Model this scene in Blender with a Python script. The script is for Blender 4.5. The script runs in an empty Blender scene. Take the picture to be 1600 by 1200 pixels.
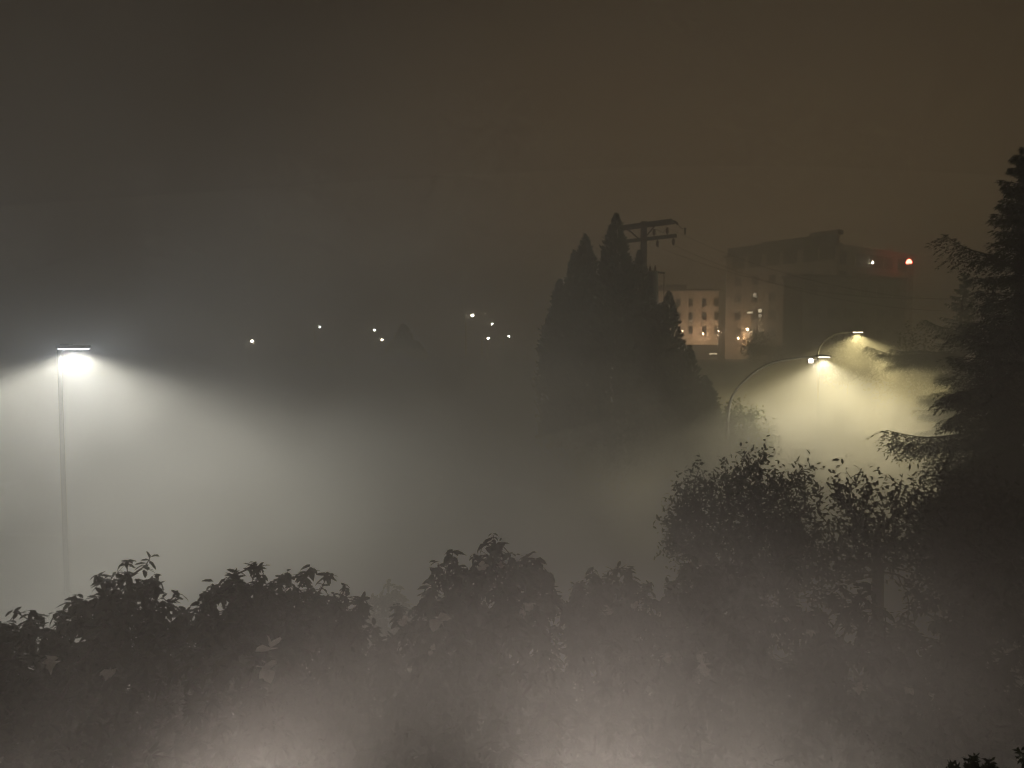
import bpy, math, random
import numpy as np
from mathutils import Vector, Matrix
R = math.radians
RNG = np.random.default_rng(7)
random.seed(7)
sc = bpy.context.scene
COL = sc.collection

# ------------------------------------------------------------------ camera
EYE = 8.0
F = 1155.0            # focal length in photo pixels (1600 wide)
PITCH = R(3.0)
cam_d = bpy.data.cameras.new('camera'); cam = bpy.data.objects.new('camera', cam_d); COL.objects.link(cam)
cam_d.lens = 26.0; cam_d.sensor_width = 36.0; cam_d.clip_start = 0.05; cam_d.clip_end = 2000
cam.location = (0, 0, EYE); cam.rotation_euler = (R(90) - PITCH, 0, 0)
sc.camera = cam

def at(px, py, D):
    """world point seen at photo pixel (px,py) at depth Y = D metres"""
    x = (px - 800) / F; y = (600 - py) / F
    fy = math.cos(PITCH) + math.sin(PITCH) * y
    fz = -math.sin(PITCH) + math.cos(PITCH) * y
    k = D / fy
    return Vector((x * k, D, EYE + fz * k))

def ground_z(y):
    t = min(1, max(0, (y - 48) / 60.0)); t = t * t * (3 - 2 * t)
    return 5.6 * t

# ------------------------------------------------------------------ materials
MATS = {}
def nodes_of(name):
    m = bpy.data.materials.new(name); m.use_nodes = True
    nt = m.node_tree; bs = nt.nodes['Principled BSDF']
    MATS[name] = m
    return m, nt, bs

def surf(name, c1, c2, scale=6.0, rough=0.7, metal=0.0, bump=0.0, detail=6, spec=0.4):
    m, nt, bs = nodes_of(name)
    tc = nt.nodes.new('ShaderNodeTexCoord')
    nz = nt.nodes.new('ShaderNodeTexNoise'); nz.inputs['Scale'].default_value = scale; nz.inputs['Detail'].default_value = detail
    nt.links.new(tc.outputs['Object'], nz.inputs['Vector'])
    rp = nt.nodes.new('ShaderNodeValToRGB')
    rp.color_ramp.elements[0].position = 0.32; rp.color_ramp.elements[1].position = 0.7
    rp.color_ramp.elements[0].color = (*c1, 1); rp.color_ramp.elements[1].color = (*c2, 1)
    nt.links.new(nz.outputs['Fac'], rp.inputs['Fac']); nt.links.new(rp.outputs['Color'], bs.inputs['Base Color'])
    bs.inputs['Roughness'].default_value = rough; bs.inputs['Metallic'].default_value = metal
    bs.inputs['Specular IOR Level'].default_value = spec
    if bump:
        b = nt.nodes.new('ShaderNodeBump'); b.inputs['Strength'].default_value = bump; b.inputs['Distance'].default_value = 0.02
        nt.links.new(nz.outputs['Fac'], b.inputs['Height']); nt.links.new(b.outputs['Normal'], bs.inputs['Normal'])
    return m

def leafmat(name, c1, c2, trans=0.25, rough=0.5):
    m, nt, bs = nodes_of(name)
    g = nt.nodes.new('ShaderNodeNewGeometry')
    rp = nt.nodes.new('ShaderNodeValToRGB')
    rp.color_ramp.elements[0].color = (*c1, 1); rp.color_ramp.elements[1].color = (*c2, 1)
    nt.links.new(g.outputs['Random Per Island'], rp.inputs['Fac'])
    nt.links.new(rp.outputs['Color'], bs.inputs['Base Color'])
    bs.inputs['Roughness'].default_value = rough; bs.inputs['Specular IOR Level'].default_value = 0.12
    tr = nt.nodes.new('ShaderNodeBsdfTranslucent'); nt.links.new(rp.outputs['Color'], tr.inputs['Color'])
    mx = nt.nodes.new('ShaderNodeMixShader'); mx.inputs[0].default_value = trans
    out = nt.nodes['Material Output']
    nt.links.new(bs.outputs[0], mx.inputs[1]); nt.links.new(tr.outputs[0], mx.inputs[2]); nt.links.new(mx.outputs[0], out.inputs['Surface'])
    return m

def glow(name, col, strength):
    m, nt, bs = nodes_of(name)
    bs.inputs['Base Color'].default_value = (0.6, 0.6, 0.6, 1)
    bs.inputs['Emission Color'].default_value = (*col, 1); bs.inputs['Emission Strength'].default_value = strength
    m.cycles.emission_sampling = 'NONE'
    return m

M_asphalt = surf('asphalt', (0.035, 0.035, 0.036), (0.065, 0.063, 0.06), 1.5, 0.85, bump=0.4)
M_ground = surf('ground_soil', (0.03, 0.035, 0.018), (0.07, 0.065, 0.04), 0.6, 0.95, bump=0.5)
M_concrete = surf('concrete', (0.22, 0.21, 0.2), (0.34, 0.33, 0.31), 3, 0.85, bump=0.2)
M_pave = surf('pavement_slab', (0.05, 0.049, 0.047), (0.08, 0.078, 0.075), 3, 0.85, bump=0.2)
M_paint = surf('road_paint', (0.5, 0.5, 0.48), (0.8, 0.8, 0.78), 8, 0.7)
M_stucco = surf('stucco', (0.27, 0.245, 0.22), (0.33, 0.3, 0.27), 0.8, 0.9)
M_stucco_cream = surf('cream_render', (0.58, 0.5, 0.42), (0.66, 0.57, 0.48), 0.6, 0.9)
M_dark_clad = surf('dark_cladding', (0.05, 0.05, 0.055), (0.08, 0.078, 0.075), 0.9, 0.7)
M_annex = surf('annex_cladding', (0.14, 0.138, 0.135), (0.2, 0.195, 0.19), 0.9, 0.8)
M_roof = surf('roofing', (0.06, 0.058, 0.055), (0.1, 0.095, 0.09), 1.2, 0.9)
M_glass = surf('window_glass', (0.012, 0.013, 0.015), (0.03, 0.03, 0.032), 0.5, 0.35, spec=0.5)
M_void = surf('dark_window', (0.01, 0.01, 0.01), (0.02, 0.019, 0.018), 0.5, 0.6, spec=0.1)
M_frame = surf('window_frame', (0.1, 0.1, 0.1), (0.15, 0.15, 0.145), 4, 0.5)
M_galv = surf('galvanised_steel', (0.28, 0.28, 0.28), (0.42, 0.42, 0.41), 9, 0.45, 0.6)
M_darkmetal = surf('dark_metal', (0.025, 0.025, 0.027), (0.05, 0.05, 0.05), 12, 0.45, 0.3)
M_matte = surf('matte_dark_paint', (0.06, 0.06, 0.058), (0.08, 0.078, 0.075), 12, 1.0, 0, spec=0.0)
M_black = surf('black_paint', (0.004, 0.004, 0.004), (0.007, 0.007, 0.007), 12, 1.0, 0, spec=0.0)
M_wood = surf('creosoted_wood', (0.035, 0.025, 0.018), (0.075, 0.055, 0.04), 5, 0.85, bump=0.5)
M_porcelain = surf('brown_porcelain', (0.07, 0.035, 0.025), (0.11, 0.055, 0.04), 5, 0.25)
M_bark = surf('bark', (0.03, 0.023, 0.017), (0.08, 0.062, 0.045), 14, 0.9, bump=0.6)
M_leaf_shrub = leafmat('shrub_leaf', (0.025, 0.034, 0.014), (0.062, 0.075, 0.032), 0.25, 0.55)
M_leaf_tree = leafmat('tree_leaf', (0.035, 0.045, 0.02), (0.085, 0.095, 0.042), 0.25, 0.5)
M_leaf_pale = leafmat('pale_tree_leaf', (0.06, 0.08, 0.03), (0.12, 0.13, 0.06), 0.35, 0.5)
M_cypress = leafmat('cypress_foliage', (0.03, 0.04, 0.018), (0.07, 0.08, 0.036), 0.15, 0.7)
M_fir = leafmat('fir_needles', (0.02, 0.032, 0.014), (0.055, 0.075, 0.032), 0.2, 0.6)
M_petal = leafmat('petal', (0.84, 0.8, 0.76), (0.9, 0.87, 0.83), 0.15, 0.6)
M_terracotta = surf('terracotta', (0.2, 0.09, 0.05), (0.28, 0.13, 0.08), 7, 0.85)
M_lens_cool = glow('lamp_lens_cool', (0.93, 0.97, 1.0), 14)
M_lens_warm = glow('lamp_lens_warm', (1.0, 0.86, 0.55), 12)
M_lens_soft = glow('lamp_lens_soft', (1.0, 0.93, 0.75), 10)
M_lens_far = glow('lamp_lens_far', (1.0, 0.9, 0.68), 90)
M_lens_pale = glow('lamp_lens_pale', (0.95, 1.0, 0.85), 80)
M_lens_red = glow('lamp_lens_red', (1.0, 0.11, 0.07), 45)
M_litpane = glow('lit_window', (1.0, 0.85, 0.55), 1.5)
M_litpane_dim = glow('dim_lit_window', (1.0, 0.86, 0.62), 0.5)

# ------------------------------------------------------------------ object helpers
def link(o, parent=None):
    COL.objects.link(o)
    if parent is not None: o.parent = parent
    return o

def thing(name, label, cat, loc=(0, 0, 0), rz=0.0, group=None):
    o = bpy.data.objects.new(name, None); o.empty_display_size = 0.2
    link(o); o.location = loc; o.rotation_euler = (0, 0, rz)
    o['label'] = label; o['category'] = cat
    if group: o['group'] = group
    return o

def copy_tree(o, parent=None):
    c = o.copy(); COL.objects.link(c); c.parent = parent
    for ch in list(o.children): copy_tree(ch, c)
    return c

class MB:
    def __init__(s): s.v = []; s.f = []
    def add(s, vs, fs):
        k = len(s.v); s.v += [tuple(v) for v in vs]; s.f += [tuple(i + k for i in f) for f in fs]
    def box(s, x0, x1, y0, y1, z0, z1, mat=None, bev=0.0):
        if bev:
            b = bev; vs = []; 
            # chamfered vertical edges
            ring = [(x0+b,y0),(x1-b,y0),(x1,y0+b),(x1,y1-b),(x1-b,y1),(x0+b,y1),(x0,y1-b),(x0,y0+b)]
            vs = [(x, y, z0) for x, y in ring] + [(x, y, z1) for x, y in ring]
            fs = [tuple(range(7, -1, -1)), tuple(range(8, 16))] + [(i, (i+1) % 8, 8 + (i+1) % 8, 8 + i) for i in range(8)]
        else:
            vs = [(x0,y0,z0),(x1,y0,z0),(x1,y1,z0),(x0,y1,z0),(x0,y0,z1),(x1,y0,z1),(x1,y1,z1),(x0,y1,z1)]
            fs = [(3,2,1,0),(4,5,6,7),(0,1,5,4),(1,2,6,5),(2,3,7,6),(3,0,4,7)]
        if mat is not None: vs = [mat @ Vector(v) for v in vs]
        s.add(vs, fs)
    def tube(s, pts, radii, n=8, caps=True):
        pts = [Vector(p) for p in pts]
        if not hasattr(radii, '__len__'): radii = [radii] * len(pts)
        vs = []; fs = []; up = None
        for i, p in enumerate(pts):
            t = (pts[min(i+1, len(pts)-1)] - pts[max(i-1, 0)]).normalized()
            if up is None:
                up = Vector((0, 0, 1)) if abs(t.z) < 0.9 else Vector((1, 0, 0))
            a = t.cross(up)
            if a.length < 1e-6: a = t.orthogonal()
            a.normalize(); b = a.cross(t).normalized(); up = b
            for k in range(n):
                w = 2 * math.pi * k / n
                vs.append(p + (a * math.cos(w) + b * math.sin(w)) * radii[i])
        for i in range(len(pts) - 1):
            for k in range(n):
                fs.append((i*n+k, i*n+(k+1) % n, (i+1)*n+(k+1) % n, (i+1)*n+k))
        if caps:
            fs.append(tuple(range(n-1, -1, -1))); fs.append(tuple((len(pts)-1)*n + k for k in range(n)))
        s.add(vs, fs)
    def lathe(s, prof, c=(0, 0, 0), n=16, axis=None):
        """prof: [(r,z)] from bottom to top"""
        pts = []; m = axis if axis is not None else Matrix.Identity(4)
        for r, z in prof:
            for k in range(n):
                w = 2*math.pi*k/n
                pts.append(Vector(c) + (m @ Vector((r*math.cos(w), r*math.sin(w), z))))
        fs = [(i*n+k, i*n+(k+1) % n, (i+1)*n+(k+1) % n, (i+1)*n+k) for i in range(len(prof)-1) for k in range(n)]
        fs += [tuple(range(n-1, -1, -1)), tuple((len(prof)-1)*n+k for k in range(n))]
        s.add(pts, fs)
    def build(s, name, mat, parent=None, smooth=False):
        me = bpy.data.meshes.new(name); me.from_pydata(s.v, [], s.f); me.materials.append(mat)
        if smooth: me.shade_smooth()
        me.update()
        return link(bpy.data.objects.new(name, me), parent)

def np_mesh(name, V, starts, idx, mat, parent):
    me = bpy.data.meshes.new(name)
    me.vertices.add(len(V)); me.vertices.foreach_set('co', V.astype(np.float32).ravel())
    me.loops.add(len(idx)); me.loops.foreach_set('vertex_index', idx.astype(np.int32))
    me.polygons.add(len(starts)); me.polygons.foreach_set('loop_start', starts.astype(np.int32))
    me.update(calc_edges=True); me.validate()
    me.materials.append(mat)
    return link(bpy.data.objects.new(name, me), parent)

def unit(a): return a / np.maximum(np.linalg.norm(a, axis=-1, keepdims=True), 1e-9)

LEAF_V = np.array([(0,0,0),(.34,.5,.10),(.34,-.5,.10),(.4,0,0),(.74,.37,.07),(.74,-.37,.07),(1,0,0)])
LEAF_P = [(0,3,1),(0,2,3),(1,3,6,4),(3,2,5,6)]
QUAD_V = np.array([(0,0,0),(.45,.5,0),(1,0,0),(.45,-.5,0)])
QUAD_P = [(0,3,2,1)]
def leaves(name, pos, dirs, length, width, droop, mat, parent, tmpl='leaf', roll=None):
    """leaf blades: pos, dirs (N,3), length/width/droop (N,)"""
    TV, TP = (LEAF_V, LEAF_P) if tmpl == 'leaf' else (QUAD_V, QUAD_P)
    n = len(pos); x = unit(np.asarray(dirs, float))
    upv = np.tile(np.array([0, 0, 1.0]), (n, 1)) + RNG.normal(0, 0.25, (n, 3))
    if roll is not None: upv = unit(upv) + RNG.normal(0, roll, (n, 3))
    y = unit(np.cross(upv, x)); z = np.cross(x, y)
    L = np.broadcast_to(length, (n,)); W = np.broadcast_to(width, (n,)); Dr = np.broadcast_to(droop, (n,))
    lx = TV[None, :, 0] * L[:, None]; ly = TV[None, :, 1] * W[:, None]
    lz = TV[None, :, 2] * W[:, None] - Dr[:, None] * L[:, None] * TV[None, :, 0]**2
    V = pos[:, None, :] + lx[..., None]*x[:, None, :] + ly[..., None]*y[:, None, :] + lz[..., None]*z[:, None, :]
    k = len(TV); flat = np.concatenate([np.array(p) for p in TP]); lens = np.array([len(p) for p in TP])
    idx = (np.arange(n)[:, None]*k + flat[None, :]).ravel()
    st0 = np.concatenate([[0], np.cumsum(lens)[:-1]])
    starts = (np.arange(n)[:, None]*len(flat) + st0[None, :]).ravel()
    return np_mesh(name, V.reshape(-1, 3), starts, idx, mat, parent)

def sticks(name, segs, mat, parent, n=5):
    """segs: list of (p0,p1,r0,r1): one mesh of tapered branches"""
    A = np.array([s[0] for s in segs]); B = np.array([s[1] for s in segs]); r0 = np.array([s[2] for s in segs]); r1 = np.array([s[3] for s in segs])
    t = unit(B - A); ref = np.where(np.abs(t[:, 2:3]) < 0.9, np.array([[0, 0, 1.0]]), np.array([[1.0, 0, 0]]))
    a = unit(np.cross(t, ref)); b = np.cross(a, t)
    w = 2*np.pi*np.arange(n)/n
    circ = a[:, None, :]*np.cos(w)[None, :, None] + b[:, None, :]*np.sin(w)[None, :, None]
    V = np.concatenate([A[:, None, :] + circ*r0[:, None, None], B[:, None, :] + t[:, None, :]*r1[:, None, None]*.5 + circ*r1[:, None, None]], axis=1)
    k = np.arange(n); q = np.stack([k, (k+1) % n, n+(k+1) % n, n+k], 1).ravel()
    q = q.reshape(n, 4)[:, ::-1].ravel()
    idx = (np.arange(len(A))[:, None]*2*n + q[None, :]).ravel()
    starts = np.arange(len(idx)//4)*4
    return np_mesh(name, V.reshape(-1, 3), starts, idx, mat, parent)

def grow(base, fork, pts, step=0.3, rtip=0.005, expo=0.46, stems=None):
    """branch skeleton: joins every point to the nearest part of the tree"""
    nodes = []; par = []
    base = np.array(base, float); fork = np.array(fork, float)
    m = max(3, int(np.linalg.norm(fork-base)/0.5))
    for i in range(m+1):
        p = base + (fork-base)*i/m
        if 0 < i < m: p = p + RNG.normal(0, 0.035, 3)*[1, 1, 0]
        nodes.append(p); par.append(i-1)
    trunk_top = m
    order = np.argsort(np.linalg.norm(pts-fork, axis=1) + RNG.uniform(0, .15, len(pts)))
    arr = np.zeros((len(pts)*14 + m + 5, 3)); arr[:m+1] = nodes; N = m+1; parent = list(par)
    dist_root = np.zeros(len(arr)); tips = []
    for i in range(1, m+1): dist_root[i] = dist_root[i-1] + np.linalg.norm(arr[i]-arr[i-1])
    lo = max(0, trunk_top-2)
    for j in order:
        p = pts[j]
        d = np.linalg.norm(arr[lo:N]-p, axis=1)
        # prefer nodes that lie closer to the root, below the point
        cost = d + 0.18*dist_root[lo:N] + 0.7*np.maximum(0, arr[lo:N, 2]-p[2]-0.05)
        k = lo + int(np.argmin(cost)); dd = np.linalg.norm(arr[k]-p)
        ns = max(1, min(12, int(dd/step))); q = arr[k].copy(); prev = k
        for s in range(1, ns+1):
            t = s/ns
            r = q + (p-q)*t + np.array([0, 0, 1.0])*0.12*dd*math.sin(math.pi*t)*(-0.5) + (RNG.normal(0, .06*dd/ns, 3) if s < ns else 0)
            arr[N] = r; parent.append(prev); dist_root[N] = dist_root[prev] + np.linalg.norm(r-arr[prev]); prev = N; N += 1
        tips.append((prev, j))
    cnt = np.zeros(N)
    for t, _ in tips: cnt[t] += 1
    for i in range(N-1, 0, -1): cnt[parent[i]] += cnt[i]
    rad = rtip*np.maximum(cnt, 1)**expo
    segs = [(arr[parent[i]], arr[i], max(rad[i], min(rad[parent[i]], rad[i]*1.25)), rad[i]) for i in range(1, N)]
    tipdir = np.zeros((len(pts), 3))
    for t, j in tips: tipdir[j] = arr[t]-arr[parent[t]]
    return segs, unit(tipdir)

def lobe_points(lobes, n, shell=0.45, clump=0.0):
    """points in a union of ellipsoids [(centre, rx, ry, rz)], more of them near the skin"""
    vol = np.array([l[1]*l[2]*l[3] for l in lobes])**0.8; vol /= vol.sum()
    out = []; lab = []
    while len(out) < n:
        i = RNG.choice(len(lobes), p=vol); c, rx, ry, rz = lobes[i]
        u = unit(RNG.normal(size=3)); r = (shell + (1-shell)*RNG.random()**0.6)
        bump = 1 + 0.12*math.sin(5*u[0]+i)+0.1*math.sin(7*u[2]+2*i)+0.1*math.sin(6*u[1])
        p = np.array(c) + u*r*bump*np.array([rx, ry, rz])
        out.append(p)
    return np.array(out)

def whorl_leaves(tips, tdir, nmin=7, nmax=11, L=0.14, W=0.05):
    P = []; Dv = []; LL = []; WW = []; DD = []
    for p, d in zip(tips, tdir):
        d = unit(d + np.array([0, 0, 0.7]) + RNG.normal(0, .2, 3))
        a = np.cross(d, [0.3, 0.9, 0.1]); a = unit(a); b = np.cross(d, a)
        n = RNG.integers(nmin, nmax+1); w0 = RNG.random()*6.28; sz = RNG.uniform(.75, 1.2)
        for k in range(n):
            w = w0 + 2.4*k; el = RNG.uniform(-0.5, 0.3)
            v = (a*math.cos(w)+b*math.sin(w))*math.cos(el) + d*math.sin(el)
            P.append(p + d*RNG.uniform(-.05, .03)); Dv.append(v)
            LL.append(L*sz*RNG.uniform(.75, 1.2)); WW.append(W*sz*RNG.uniform(.8, 1.2)); DD.append(RNG.uniform(.05, .65))
    return np.array(P), np.array(Dv), np.array(LL), np.array(WW), np.array(DD)

def px_lobe(px, py_top, hw, hh, D, ry=None, dz=0.0):
    s = D/F; c = at(px, py_top + hh, D)
    return (np.array(c), hw*s, (ry if ry else max(hw, hh)*s*0.9), hh*s)

# ================================================================== SETTING
def struct(o, kind='structure'):
    o['kind'] = kind; return o

# ground sheet with the far rise
mb = MB(); xs = np.linspace(-245, 245, 50); ys = np.concatenate([np.linspace(-25, 45, 24), np.linspace(48, 110, 24), np.linspace(120, 300, 12)])
mb.v = [(x, y, ground_z(y) + (0.05*math.sin(x*.21+y*.13) if y > 48 else 0)) for y in ys for x in xs]
nx = len(xs); mb.f = [(j*nx+i, j*nx+i+1, (j+1)*nx+i+1, (j+1)*nx+i) for j in range(len(ys)-1) for i in range(nx-1)]
struct(mb.build('ground', M_ground, smooth=True))
mb = MB(); mb.add([(-60,9.5,.004),(4,9.5,.004),(4,30,.004),(-60,30,.004)], [(0,1,2,3)])
struct(mb.build('parking_ground', M_asphalt))
mb = MB(); mb.add([(-60,33,.004),(90,33,.004),(90,43,.004),(-60,43,.004)], [(0,1,2,3)])
struct(mb.build('road', M_asphalt))
mb = MB()
for i in range(24):
    x = -58+i*6; mb.add([(x,37.93,.008),(x+2.6,37.93,.008),(x+2.6,38.07,.008),(x,38.07,.008)], [(0,1,2,3)])
struct(mb.build('road_markings', M_paint))
mb = MB(); mb.box(-60, 90, 30.6, 32.85, -.05, .13); mb.box(-60, 90, 32.85, 33.0, -.05, .15)
struct(mb.build('pavement', M_pave))
mb = MB(); mb.box(-60, 90, 43.0, 43.15, -.05, .15); mb.box(-60, 90, 43.15, 45.2, -.05, .13)
struct(mb.build('pavement', M_pave))

# haze: one closed box of even density
mb = MB(); mb.box(-250, 250, -32, 306, -1.2, 29)
hz = mb.build('haze', None) if False else None
me = bpy.data.meshes.new('haze'); me.from_pydata(mb.v, [], mb.f); hz = link(bpy.data.objects.new('haze', me)); hz['kind'] = 'stuff'
mh = bpy.data.materials.new('haze_air'); mh.use_nodes = True; nt = mh.node_tree
for n in list(nt.nodes):
    if n.type != 'OUTPUT_MATERIAL': nt.nodes.remove(n)
pv = nt.nodes.new('ShaderNodeVolumePrincipled'); HAZE_DENSITY = 0.0092
pv.inputs['Density'].default_value = HAZE_DENSITY; pv.inputs['Color'].default_value = (0.975, 0.965, 0.925, 1); pv.inputs['Anisotropy'].default_value = 0.2
nt.links.new(pv.outputs[0], nt.nodes['Material Output'].inputs['Volume']); me.materials.append(mh)

# low fog bank: thick near the ground, thinning out with height, in soft uneven drifts
FOG_BASE = 0.10; FOG_TOP = 8.0
mb = MB(); mb.box(-110, 110, .6, 90, -1.1, 22)
me = bpy.data.meshes.new('haze'); me.from_pydata(mb.v, [], mb.f); fb = link(bpy.data.objects.new('haze', me)); fb['kind'] = 'stuff'
mf = bpy.data.materials.new('fog_bank_air'); mf.use_nodes = True; nt = mf.node_tree
for n in list(nt.nodes):
    if n.type != 'OUTPUT_MATERIAL': nt.nodes.remove(n)
tc = nt.nodes.new('ShaderNodeTexCoord'); sp = nt.nodes.new('ShaderNodeSeparateXYZ'); nt.links.new(tc.outputs['Object'], sp.inputs[0])
nz = nt.nodes.new('ShaderNodeTexNoise'); nz.inputs['Scale'].default_value = .15; nz.inputs['Detail'].default_value = 3.5; nz.inputs['Roughness'].default_value = .55; nz.inputs['Distortion'].default_value = .6
nt.links.new(tc.outputs['Object'], nz.inputs['Vector'])
def mth(op, a, b=None, clamp=False):
    n = nt.nodes.new('ShaderNodeMath'); n.operation = op; n.use_clamp = clamp
    for i, v in enumerate((a, b)):
        if v is None: continue
        if isinstance(v, (int, float)): n.inputs[i].default_value = v
        else: nt.links.new(v, n.inputs[i])
    return n.outputs[0]
def ramp(v, a, b, c, d, mode='SMOOTHSTEP'):
    n = nt.nodes.new('ShaderNodeMapRange'); n.interpolation_type = mode
    n.inputs['From Min'].default_value = a; n.inputs['From Max'].default_value = b; n.inputs['To Min'].default_value = c; n.inputs['To Max'].default_value = d
    nt.links.new(v, n.inputs['Value']); return n.outputs[0]
zz_ = mth('ADD', sp.outputs['Z'], ramp(nz.outputs['Fac'], .3, .7, 1.9, -1.9, 'LINEAR'))
low_ = ramp(zz_, 0.5, FOG_TOP, 1, 0)
tail = mth('MULTIPLY', mth('MULTIPLY', ramp(zz_, 5.0, 19.0, .21, 0), ramp(sp.outputs['X'], -12, 8, 1, .05)), ramp(sp.outputs['Y'], 28, 50, 1, .1))
hgt_ = mth('ADD', low_, tail)
drift = ramp(nz.outputs['Fac'], .39, .61, .05, 2.1, 'LINEAR')
side_ = mth('MULTIPLY', ramp(sp.outputs['Y'], .8, 3.5, 0, 1), ramp(sp.outputs['Y'], 70, 89, 1, 0))
away = mth('ADD', mth('MULTIPLY', ramp(sp.outputs['X'], -16, 0, .5, 1.35), ramp(sp.outputs['X'], 4, 11, 1, .5)), ramp(sp.outputs['Y'], 9, 15, .5, 0))
nz2 = nt.nodes.new('ShaderNodeTexNoise'); nz2.inputs['Scale'].default_value = .55; nz2.inputs['Detail'].default_value = 2.0
nt.links.new(tc.outputs['Object'], nz2.inputs['Vector'])
steam = mth('MULTIPLY', mth('MULTIPLY', ramp(sp.outputs['Y'], 1.2, 2.6, 0, 1), ramp(sp.outputs['Y'], 4.6, 7.0, 1, 0)),
            mth('MULTIPLY', ramp(mth('ADD', sp.outputs['Z'], ramp(nz2.outputs['Fac'], .3, .7, 1.0, -1.0, 'LINEAR')), 4.4, 7.0, 1, 0), ramp(nz2.outputs['Fac'], .35, .68, .0, .2, 'LINEAR')))
den0 = mth('MULTIPLY', mth('MULTIPLY', mth('MULTIPLY', hgt_, away), drift), mth('MULTIPLY', side_, FOG_BASE))
den = mth('ADD', den0, steam)
pv = nt.nodes.new('ShaderNodeVolumePrincipled'); pv.inputs['Color'].default_value = (0.975, 0.965, 0.925, 1); pv.inputs['Anisotropy'].default_value = 0.2
nt.links.new(den, pv.inputs['Density']); nt.links.new(pv.outputs[0], nt.nodes['Material Output'].inputs['Volume']); me.materials.append(mf)
mf.cycles.volume_step_rate = 0.28

# ================================================================== LAMPS
def spot(name, parent, loc, power, col, size_deg, blend, soft=0.15, rot=(0, 0, 0), wing=None):
    d = bpy.data.lights.new(name, 'SPOT'); d.energy = power; d.color = col; d.spot_size = R(size_deg); d.spot_blend = blend; d.shadow_soft_size = soft
    if wing:                                   # luminaire photometry: weaker straight down, stronger to the sides
        d.use_nodes = True; nt = d.node_tree; em = nt.nodes['Emission']
        tc = nt.nodes.new('ShaderNodeTexCoord'); sp = nt.nodes.new('ShaderNodeSeparateXYZ'); nt.links.new(tc.outputs['Normal'], sp.inputs[0])
        ab = nt.nodes.new('ShaderNodeMath'); ab.operation = 'ABSOLUTE'; nt.links.new(sp.outputs['Z'], ab.inputs[0])
        mr = nt.nodes.new('ShaderNodeMapRange'); mr.interpolation_type = 'SMOOTHSTEP'
        mr.inputs['From Min'].default_value = .25; mr.inputs['From Max'].default_value = .95; mr.inputs['To Min'].default_value = wing[0]; mr.inputs['To Max'].default_value = wing[1]
        nt.links.new(ab.outputs[0], mr.inputs['Value']); nt.links.new(mr.outputs[0], em.inputs['Strength'])
    o = bpy.data.objects.new(name, d); link(o, parent); o.location = loc; o.rotation_euler = rot
    return o

def point(name, parent, loc, power, col, soft=0.1):
    d = bpy.data.lights.new(name, 'POINT'); d.energy = power; d.color = col; d.shadow_soft_size = soft
    o = bpy.data.objects.new(name, d); link(o, parent); o.location = loc
    return o

P_LEFT = 5200; P_FRONT = 12000; P_BACK = 13500
# tall area lamp over the car park
p = at(112, 545, 18); H = p.z
t = thing('lamp_post', 'square post with flat cool-white LED head shining over the hidden car park', 'street lamp', (p.x-0.3, p.y, 0))
mb = MB(); mb.box(-.22, .22, -.22, .22, 0, .55, bev=.05); mb.build('base', M_concrete, t)
mb = MB(); mb.tube([(0,0,.55),(0,0,H+.02)], [.065,.05], 12); mb.build('pole', M_black, t, True)
mb = MB(); mb.box(-.04, .1, -.03, .03, H-.05, H-.002); mb.build('arm', M_darkmetal, t)
mb = MB(); mb.box(.0, .7, -.17, .17, H, H+.085, bev=.04); mb.box(.08, .3, -.1, .1, H+.085, H+.12); mb.build('lamp_head', M_darkmetal, t)
mb = MB(); mb.box(.05, .65, -.13, .13, H-.012, H-.002); mb.build('lens', M_lens_cool, t)
spot('lamp_light', t, (.4, 0, H-.06), P_LEFT, (1.0, 0.965, 0.85), 168, 0.5, .22, wing=(1.55, .2))
point('lamp_light', t, (.4, 0, H-.34), 400, (.84, .92, 1.0), .2)   # added source without a fitting, puts the cool halo in the fog above the head

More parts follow.
